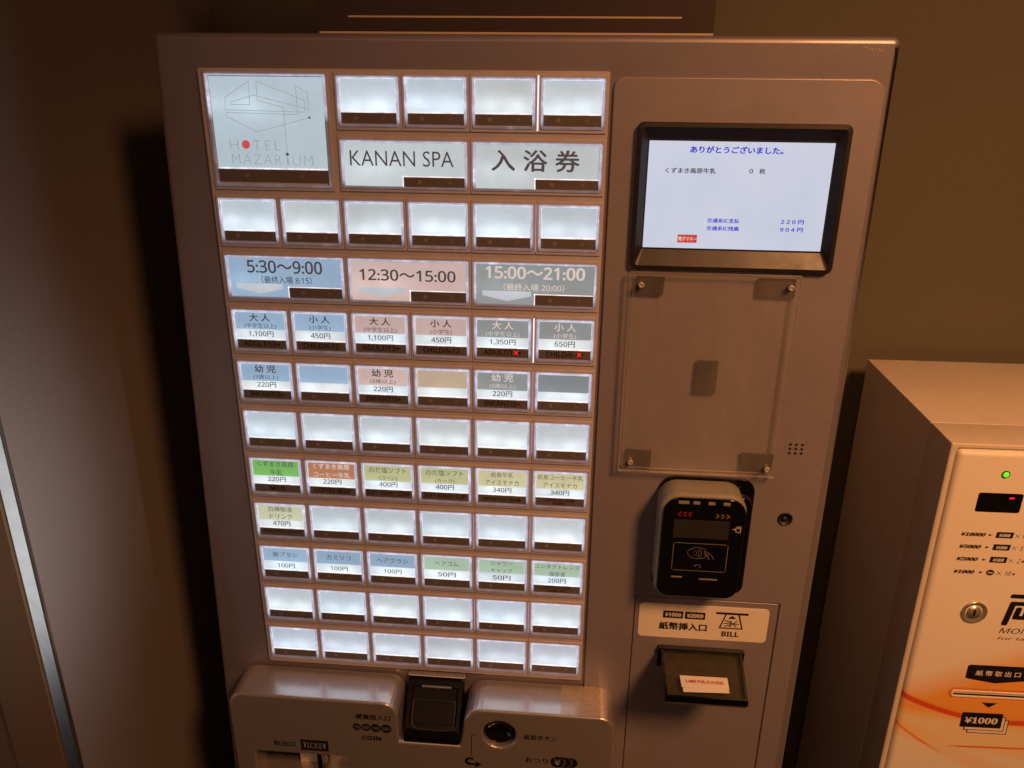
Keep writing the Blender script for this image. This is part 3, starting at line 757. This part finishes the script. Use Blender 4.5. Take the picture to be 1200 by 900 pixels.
inl = box('banknote_inlet', 398.2, 478.6, -1.2, 40, -546.6, -524.2, M['black'], tm)
under(extrude_yz('inlet_cheek', [(-1.5, -523.6), (-8, -523.6), (-5, -547.2), (-1.5, -547.2)], 396.6, 400.6, M['blackgloss'], tm, 0.4), inl)
under(extrude_yz('inlet_cheek', [(-1.5, -523.6), (-8, -523.6), (-5, -547.2), (-1.5, -547.2)], 476.4, 480.0, M['blackgloss'], tm, 0.4), inl)
under(box('inlet_top', 400.6, 476.4, -8, -1.5, -526.6, -523.4, M['blackgloss'], tm, bev=0.4), inl)
def tray_part(name, z0, z1, wx, mat, y0=-71.5, y1=-2, inset=0.0):
    xl0, xr0, xl1, xr1 = 399.0 + wx, 477.5 - wx, 397.6 + wx, 471.5 - wx
    v = [(xl0, y1, z0), (xr0, y1, z0), (xr1, y0, z0), (xl1, y0, z0), (xl0, y1, z1), (xr0, y1, z1), (xr1, y0, z1), (xl1, y0, z1)]
    f = [(0, 1, 2, 3), (7, 6, 5, 4), (0, 4, 5, 1), (1, 5, 6, 2), (2, 6, 7, 3), (3, 7, 4, 0)]
    return under(poly_solid(name, v, f, mat, tm), inl)
tray_part('tray_floor', -533.0, -530.6, 0.6, M['tray'])
tray_part('smoked_cover', -525.6, -524.2, 2.2, M['smoke'], y0=-69.5, y1=-8)
def bar(name, a, b_, wd, ht, mat, par):
    a = Vector(a); b_ = Vector(b_); d = (b_ - a).normalized(); n = Vector((0, 0, 1)).cross(d).normalized() * wd / 2; u = Vector((0, 0, ht / 2))
    v = [a - n - u, a + n - u, a + n + u, a - n + u, b_ - n - u, b_ + n - u, b_ + n + u, b_ - n + u]
    f = [(0, 1, 2, 3), (7, 6, 5, 4), (0, 4, 5, 1), (1, 5, 6, 2), (2, 6, 7, 3), (3, 7, 4, 0)]
    return under(poly_solid(name, [tuple(p) for p in v], f, mat, tm, 0.45), par)
bar('cover_rail', (400.2, -6, -528.2), (398.9, -71, -528.2), 2.4, 8, M['blackgloss'], inl)
bar('cover_rail', (476.3, -6, -528.2), (470.4, -71, -528.2), 2.4, 8, M['blackgloss'], inl)
bar('cover_lip', (397.3, -71.4, -527.2), (472.1, -71.4, -527.2), 2.4, 6.4, M['blackgloss'], inl)

note = thing('paper_note', 'small white paper note with red print lying on the clear banknote tray cover', 'note', (435, -56.4, -524.5))
b = bmesh.new()
def quad(b, pts, y=None):
    b.faces.new([b.verts.new(p) for p in pts])
def sheet(name, pts, th, mat, parent):
    n = len(pts); v = [(x, y, z) for x, y, z in pts] + [(x, y, z - th) for x, y, z in pts]
    f = [list(range(n)), list(range(2 * n - 1, n - 1, -1))] + [[i, (i + 1) % n, (i + 1) % n + n, i + n] for i in range(n)]
    return poly_solid(name, v, f, mat, parent)
M['paper'] = paint('white_note_paper', (0.80, 0.78, 0.74), 0.6, vary=0.02)
s1 = sheet('lower_sheet', [(-20.4, -9.2, 0.5), (21.4, -7.2, 0.5), (22.0, 6, 0.5), (-20.0, 6, 0.5)], 0.3, M['paper'], note)
s2 = sheet('upper_sheet', [(-21.4, -3.6, 1.2), (21.8, -3.2, 1.2), (22.2, 11.6, 1.6), (-21.8, 11.2, 1.6)], 0.3, M['paper'], note)
tme = text(slab('1,000') + ' ' + '\u5186\u672d\u306e\u307f\u5bfe\u5fdc', -17.6, 17.6, -2.4, 2.4, 0, M['redink'], note, 0.02)
tme.rotation_euler = (math.radians(-88.5), 0, 0); tme.location = (0.2 * S, 4.0 * S, 1.62 * S)

# ---- lower coin unit
cu_out = []
def arc(cx, cz, r, a0, a1, n=6):
    return [(cx + r * math.cos(math.radians(a0 + (a1 - a0) * i / n)), cz + r * math.sin(math.radians(a0 + (a1 - a0) * i / n))) for i in range(n + 1)]
UT = -580.6
cu_out += [(-31.2, -1380), (356.0, -1380)]
cu_out += arc(342.0, UT - 14, 14, 0, 90)                  # top right corner
cu_out += arc(226.5, UT - 19, 19, 90, 180)                # right side of the notch
cu_out += [(206.5, -612), (203.6, -628.2), (142.3, -628.2), (141.6, -605)]
cu_out += arc(126.0, UT - 15.6, 15.6, 0, 90)
cu_out += arc(-17.2, UT - 14, 14, 90, 180)
unit = plate('coin_unit', [cu_out, circle(243.3, -610, 16.4, 40), rrect(-10.6, 87.2, -690, -654.3, 2.5)], -46, -1.2, M['unit'], tm, bev=2.6, res=4)
for p in unit.data.polygons: p.use_smooth = False
def uu(o): return under(o, unit)
UY = -46.15
# ticket outlet
uu(box('ticket_outlet', -12, 88, -14, -3, -692, -650, M['black'], tm))
uu(box('outlet_flap', 27, 52.5, -22, -18, -690, -655.5, M['sticker'], tm, bev=0.5))
uu(box('outlet_guide', 52.6, 57.5, -40, -14, -690, -655.5, M['blackgloss'], tm, bev=0.5))
uu(box('outlet_plate', 58, 86.5, -20, -15, -690, -655.5, M['unit'], tm))
# return button
rbt = lathe('return_button', [(16.2, -20), (16.2, -38), (15.2, -40.5), (13.4, -40.8), (11.2, -38.2), (6, -36.4), (0, -36)], 243.3, -610, M['blackgloss'], tm, 40)
uu(rbt)
# coin slot insert
ins = extrude_yz('coin_slot', [(-1.3, -577.5), (-5.5, -577.5), (-8, -579.5), (-40, -617), (-44.5, -620), (-45.2, -627.9), (-1.3, -627.9)], 146.2, 203.0, M['slotblack'], tm, 1.2)
uu(ins)
uu(poly_solid('coin_bowl', [(151, -14, -584.4), (198, -14, -584.4), (198.5, -37, -612), (150.5, -37, -612), (155, -12, -590), (194, -12, -590), (194, -31, -611), (155, -31, -611)],
   [(0, 1, 5, 4), (1, 2, 6, 5), (2, 3, 7, 6), (3, 0, 4, 7), (4, 5, 6, 7)], M['slotblack'], tm))
uu(box('coin_guide', 160.5, 191, -14.6, -12.4, -585.3, -584.0, M['lockmetal'], tm, bev=0.2))
uu(extrude_yz('slot_collar', [(-1.3, -575.6), (-5, -576.0), (-7.0, -577.6), (-5, -578.0), (-1.3, -577.6)], 145.2, 204.0, M['unit'], tm, 0.5))
uu(poly_solid('slot_lip', [(147, -46.0, -621), (202.4, -46.0, -621), (202.4, -45.3, -627.5), (147, -45.3, -627.5), (149, -38.4, -616), (200.6, -38.4, -616)],
   [(0, 1, 2, 3), (4, 5, 1, 0), (0, 3, 4), (1, 5, 2)], M['blackgloss'], tm))
rim_ = plate('bowl_rim', [rrect(-22.5, 22.5, -23.5, 6, (9, 9, 2, 2), 6), rrect(-20.6, 20.6, -21.6, 4.4, (7.6, 7.6, 1.5, 1.5), 6)], -1.5, 0, M['black'], tm, bev=0.6)
rim_.rotation_euler = (math.radians(-40.5), 0, 0); rim_.location = Vector((174.6, -25.0, -599.0)) * S
uu(rim_)
# prints on the front
uu(text('\u786c\u8ca8\u6295\u5165\u53e3', 98.6, 134.3, -602.2, -595.4, UY, M['ink'], tm, 0.035))
for cx, r, s_ in ((99.5, 4.3, '10'), (108.7, 4.6, '50'), (118.7, 5.1, '100'), (129.4, 5.4, '500')):
    uu(face_poly('coin_symbol', [circle(cx, -612.4, r, 28)], UY, M['ink'], tm))
    uu(text(heavy(s_), cx - r * 0.66, cx + r * 0.66, -614.3, -610.5, UY - 0.2, M['unit'], tm, 0.0))
uu(text(heavy('COIN'), 103.9, 123.8, -628.6, -623.2, UY, M['ink'], tm, 0.02))
uu(text('\u53d6\u51fa\u53e3', 10.7, 33.6, -644.6, -638.0, UY, M['ink'], tm, 0.03))
tk = [(38.8, -634.2), (68.0, -634.2), (68.0, -648.0), (38.8, -648.0)] + [(38.8 + (1.0 if i % 2 else 0), -648.0 + 13.8 * (i + 1) / 10) for i in range(9)]
uu(face_poly('ticket_symbol', [tk], UY, M['ink'], tm))
uu(text(heavy('TICKET'), 41.6, 66.0, -645.0, -637.4, UY - 0.2, M['unit'], tm, 0.01))
uu(text('\u8fd4\u5374\u30dc\u30bf\u30f3', 267.3, 300.4, -613.3, -606.9, UY, M['ink'], tm, 0.035))
uu(text('\u304a\u3064\u308a', 269.6, 292.5, -642.6, -636.4, UY, M['ink'], tm, 0.03))
uu(lines('return_line', [[(220.6, -611.2), (218.0, -611.2), (215.7, -613.4), (215.5, -638.5)]], 0.75, UY, M['ink'], tm))
uu(lines('return_arrow', [arc(213.6, -646.6, 3.6, 90, 270, 8) + [(222, -650.2)], ], 2.6, UY, M['ink'], tm))
uu(lines('return_arrow', [[(213.6, -643.0), (216.4, -643.0)]], 2.6, UY - 0.02, M['ink'], tm))
uu(face_poly('return_arrow', [[(219.6, -646.2), (225.8, -650.2), (219.6, -654.4)]], UY - 0.1, M['ink'], tm))
for i, (cx, r) in enumerate(((301.9, 7.0), (309.2, 6.6), (315.6, 6.4))):
    lp = circle(cx, -639.6, r, 28)
    if i: 
        px_, pr = ((301.9, 7.0), (309.2, 6.6), (315.6, 6.4))[i - 1]
        outer = [(cx + r * math.cos(math.radians(a)), -639.6 + r * math.sin(math.radians(a))) for a in range(-90, 91, 10)]
        inner = [(px_ + 0.9 + (pr) * math.cos(math.radians(a)), -639.6 + pr * math.sin(math.radians(a))) for a in range(80, -81, -10)]
        lp = outer + inner
    uu(face_poly('change_symbol', [lp], UY, M['ink'], tm))
uu(text('\u00a5', 298.6, 305.2, -643.4, -635.8, UY - 0.2, M['unit'], tm, 0.05))
# wrinkled tape on the right end of the ledge
b = bmesh.new(); import random; rnd = random.Random(4)
NX, NY = 12, 10; grid = {}
for i in range(NX + 1):
    for j in range(NY + 1):
        x = 303 + 39 * i / NX + rnd.uniform(-.6, .6) * (0 < i < NX); y = -43.5 + 40 * j / NY
        z = UT + 0.25 + rnd.random() * (0.9 if 0 < j < NY else 0.2)
        grid[i, j] = b.verts.new((x, y, z))
for i in range(NX):
    for j in range(NY): b.faces.new([grid[i, j], grid[i + 1, j], grid[i + 1, j + 1], grid[i, j + 1]])
uu(mesh_obj('tape_strip', scaled(b), M['tape'], tm))

# ---------------------------------------------------------------- the sign standing on top
sg = thing('table_sign', 'dark brown signboard with thin copper lines standing on top of the ticket machine', 'sign', (246, 14, 31.2))
box('board', -152, 153, -1.6, 2.4, 1.6, 215, M['signboard'], sg, bev=0.3)
box('copper_strip', -152, 153, -1.9, 2.4, 0.0, 1.5, M['copper'], sg)
box('copper_strip', -128.5, 128.5, -1.9, -1.65, 11.6, 12.9, M['copper'], sg)

# ---------------------------------------------------------------- the money changer
mc = thing('money_changer', 'cream banknote changer with orange swirl print, green lamp and round lock', 'money changer', (669.1, 75, -326.9))
mc.rotation_euler = (0, 0, math.radians(1.0))
CB = FLOOR + 326.9
plate('body', [rrect(0, 300, CB, 0, 0.6)], 50, 241.6, M['changer'], mc, bev=0.5)
plate('front_door_shell', [rrect(0, 300, CB, 0, 1.2), rrect(6.0, 294, CB + 6, -5.2, 3)], 0, 49.4, M['changer'], mc, bev=1.5, res=3)
# the printed front
k = N('printed_changer_front'); b_ = k.b
sep = k.n('ShaderNodeSeparateXYZ'); k.t.links.new(k.coord(), sep.inputs[0])
X = k.math('DIVIDE', sep.outputs['X'], S); Z = k.math('DIVIDE', sep.outputs['Z'], S)
wob = k.math('MULTIPLY_ADD', k.noise(18, 2), 10.0, -5.0)
def curve_z(a, b1, c):      # a + b1*x + c*x*x
    return k.math('ADD', k.math('MULTIPLY_ADD', X, b1, a), k.math('MULTIPLY', k.math('MULTIPLY', X, X), c))
def band(a, b1, c, half, soft, x0=None, x1=None):
    d = k.math('ABSOLUTE', k.math('SUBTRACT', Z, curve_z(a, b1, c)))
    v = k.math('SUBTRACT', 1.0, k.math('DIVIDE', k.math('SUBTRACT', d, half), soft, clamp=True), clamp=True)
    if x0 is not None: v = k.math('MULTIPLY', v, k.math('DIVIDE', k.math('SUBTRACT', X, x0), 18.0, clamp=True))
    if x1 is not None: v = k.math('MULTIPLY', v, k.math('DIVIDE', k.math('SUBTRACT', x1, X), 25.0, clamp=True))
    return v
def below(a, b1, c, soft):
    return k.math('DIVIDE', k.math('SUBTRACT', curve_z(a, b1, c), Z), soft, clamp=True)
base = (0.80, 0.74, 0.65, 1)
# orange haze rising to the right, above the red band
haze = k.math('MULTIPLY', below(-282, 0.48, 0.0, 42.0), k.math('SUBTRACT', 1.0, below(-318, -0.12, 0.0, 12.0)))
colr = k.mix(k.math('MULTIPLY', haze, 0.95), base, (0.82, 0.36, 0.05, 1))
low = k.math('MULTIPLY', below(-312, -0.10, 0.0, 10.0), k.math('SUBTRACT', 1.0, below(-347, -0.20, 0.0, 14.0)))
colr = k.mix(k.math('MULTIPLY', low, 0.5), colr, (0.85, 0.56, 0.16, 1))
colr = k.mix(band(-298, -0.40, 0.0013, 0.8, 2.5), colr, (0.80, 0.36, 0.06, 1))
colr = k.mix(band(-299.5, -0.52, 0.0020, 2.6, 1.6), colr, (0.66, 0.09, 0.03, 1))
colr = k.mix(k.math('MULTIPLY', band(-336, -0.90, 0.003, 1.2, 1.2, None, 66), 0.9), colr, (0.75, 0.12, 0.03, 1))
colr = k.mix(band(-371.5, 0.02, 0.0, 0.7, 1.0, 62), colr, (0.72, 0.14, 0.03, 1))
colr = k.mix(k.math('MULTIPLY', band(-338, -0.62, 0.0008, 5.5, 9.0), 0.35), colr, (0.86, 0.50, 0.12, 1))
k.put(colr, b_.inputs['Base Color']); b_.inputs['Roughness'].default_value = 0.4
k.bump(k.noise(900, 2), 0.06)
M['printed'] = k.m
slot_o = rrect(58.0, 139.4, -298.2, -293.4, 1.6)
fp = plate('printed_front', [rrect(7.0, 292.6, CB + 7, -6.2, 5, 6), slot_o], -3.2, 8, M['printed'], mc, bev=5.4, res=7)
plate('front_gasket', [rrect(5.8, 294.2, CB + 5, -5.0, 3), slot_o], 3.4, 12, M['changer'], mc)
box('slot_cavity', 56, 142, -1.6, 20, -300, -291.5, M['black'], mc)
def mm(o): 
    o.parent = fp; o.matrix_parent_inverse = Matrix.Translation(-fp.location); return o
PY = -3.4
mm(lathe('green_lamp', [(3.9, -2.8), (3.9, -4.0), (3.2, -4.4), (3.1, -3.6)], 55.1, -29.8, M['black'], mc, 24))
mm(lathe('lamp_lens', [(3.0, -3.2), (2.7, -4.6), (1.6, -5.4), (0, -5.7)], 55.1, -29.8, M['green'], mc, 24))
mm(face_poly('display_window', [rrect(34.3, 76.9, -71.7, -50.4, 2.2)], PY, M['blackgloss'], mc))
mm(face_poly('display_segment', [rrect(64.2, 68.9, -56.4, -54.6, 0.5)], PY - 0.15, M['redled'], mc))
rows = [('\u00a510000', 26.6, 50.7, -95.4, '10', 86.4), ('\u00a55000', 27.5, 49.0, -109.6, '5', 87.0), ('\u00a52000', 27.8, 49.0, -124.2, '2', 87.4), ('\u00a51000', 27.9, 48.7, -139.4, '10', 79.0)]
for i, (s_, x0, x1, zt, n_, nx) in enumerate(rows):
    mm(text(slab(s_), x0, x1, zt - 4.4, zt, PY, M['ink'], mc, 0.04, 0.25))
    mm(face_poly('row_arrow', [[(53.4, zt - 1.0), (57.2, zt - 2.3), (53.4, zt - 3.6)]], PY, M['ink'], mc))
    if i < 3:
        mm(face_poly('note_symbol', [[(61.0, zt + 1.6), (77.6, zt + 1.6), (76.8, zt - 5.2), (60.4, zt - 5.2)]], PY, M['ink'], mc))
        mm(text(slab('\u00a51000'), 63.4, 74.4, zt - 3.8, zt - 0.2, PY - 0.15, M['paleprint'], mc, 0.03, 0.2))
        cx = 81.3
    else:
        mm(face_poly('coin_symbol', [circle(64.2, zt - 2.0, 4.0, 24, 3.4)], PY, M['ink'], mc))
        mm(text('500', 61.6, 66.8, zt - 3.2, zt - 0.9, PY - 0.15, M['paleprint'], mc, 0.02))
        cx = 73.0
    mm(lines('times_sign', [[(cx - 2.0, zt - 4.2), (cx + 2.0, zt - 0.4)], [(cx - 2.0, zt - 0.4), (cx + 2.0, zt - 4.2)]], 0.4, PY, M['softink'] if 0 else M['ink'], mc))
    wd = 5.6 if len(n_) == 2 else 3.0
    mm(text(sans(n_), nx, nx + wd, zt - 4.8, zt + 0.4, PY, M['ink'], mc, 0.0, 0.25))
    mm(text('\u679a', nx + wd + 1.4, nx + wd + 4.4, zt - 4.2, zt - 1.2, PY, M['ink'], mc, 0.03))
# lock
ck = lathe('cam_lock', [(13.4, -2.6), (13.4, -4.2), (12.6, -5.0), (11.6, -5.0), (8.0, -2.9), (7.6, -2.8), (7.4, -4.4), (0, -4.6)], 58.3, -190.3, M['lockmetal'], mc, 40)
mm(ck)
mm(box('keyhole', 57.2, 59.4, -5.0, -4.5, -194, -186.6, M['black'], mc))
# big title (mostly outside the frame)
mm(text('\u4e21\u66ff\u6a5f', 88.2, 236, -205, -163.0, PY, M['ink'], mc, 0.03, 0.12))
mm(text(sans('MONEY EXCHANGER'), 88.4, 214, -214.8, -208.4, PY, M['ink'], mc, 0.0, 0.2))
mm(text(sans('for large bills'), 88.8, 160, -224.4, -219.4, PY, M['ink'], mc, 0.0, 0.2))
# outlet badge
badge = [(68.5, -257.2), (129, -257.2), (131, -259.4), (131, -274.6), (128.6, -275.8), (98.8, -280.4), (69.0, -275.6), (66.6, -274.2), (66.6, -259.2)]
mm(face_poly('outlet_badge', [badge], PY, M['ink'], mc))
mm(text('\u7d19 \u5e63 \u53d6 \u51fa \u53e3', 76.3, 122.8, -271.0, -264.0, PY - 0.15, M['paleprint'], mc, 0.02))
M['orangeprint'] = flat('orange_slot_outline', (0.72, 0.20, 0.04), 0.4, srgb=False)
mm(face_poly('slot_outline', [rrect(53.6, 143.8, -302.0, -289.8, 5), rrect(55.6, 141.8, -300.6, -291.2, 4)], PY, M['orangeprint'], mc))
mm(plate('slot_rim', [rrect(55.8, 141.6, -300.4, -291.4, 3.4), slot_o], -4.2, -3.0, M['sticker'], mc, bev=0.3))
mm(box('slot_bar', 59, 138.5, -2.4, -1.8, -296.5, -295.5, M['sticker'], mc))
mm(face_poly('down_arrow', [[(90.6, -307.0), (107.2, -307.0), (99.2, -313.4)]], PY, M['ink'], mc))
for dx, dz, m1, in ((8.4, -8.6, 'ink'), (4.4, -4.4, 'ink')):
    o = [(73.9 + dx, -320.9 + dz), (116.1 + dx, -320.9 + dz), (117.0 + dx, -341.0 + dz), (74.2 + dx, -341.0 + dz)]
    y_ = PY + (0.0 if dx > 5 else -0.25)
    mm(face_poly('note_stack', [o], y_, M['ink'], mc))
    cx, cz = 95.5 + dx, -331 + dz
    mm(face_poly('note_stack', [[(cx + (x - cx) * 0.955, cz + (z - cz) * 0.90) for x, z in o]], y_ - 0.12, M['sticker'], mc))
mm(face_poly('note_stack', [[(74.4, -320.9), (115.8, -320.9), (116.6, -321.8), (117.4, -340.2), (116.4, -341.2), (75, -341.2), (73.9, -340.2), (73.6, -321.8)]], PY - 0.5, M['ink'], mc))
mm(text(slab('\u00a51000'), 77.4, 112.4, -335.6, -327.2, PY - 0.65, M['paleprint'], mc, 0.02))
M['bluegrey'] = flat('blue_grey_print', (0.16, 0.16, 0.20), 0.5, srgb=False)
mm(face_poly('lower_print', [rrect(26, 275, -470, -409.5, 1)], PY, M['bluegrey'], mc))
# chips in the paint of the side
rr_ = random.Random(7)
for (y, z) in ((170, -60), (190, -150), (199, -160), (186, -168), (204, -173), (205, -290), (190, -293), (182, -300), (204, -305), (193, -322), (172, -318), (150, -300), (120, -90), (90, -250), (210, -380)):
    n_ = 7; r_ = rr_.uniform(0.8, 1.7); b = bmesh.new()
    b.faces.new([b.verts.new((-0.12, y + r_ * rr_.uniform(.5, 1) * math.cos(2 * math.pi * q / n_), z + 1.9 * r_ * rr_.uniform(.6, 1) * math.sin(2 * math.pi * q / n_))) for q in range(n_)])
    mesh_obj('paint_chip', scaled(b), M['sticker'], mc)
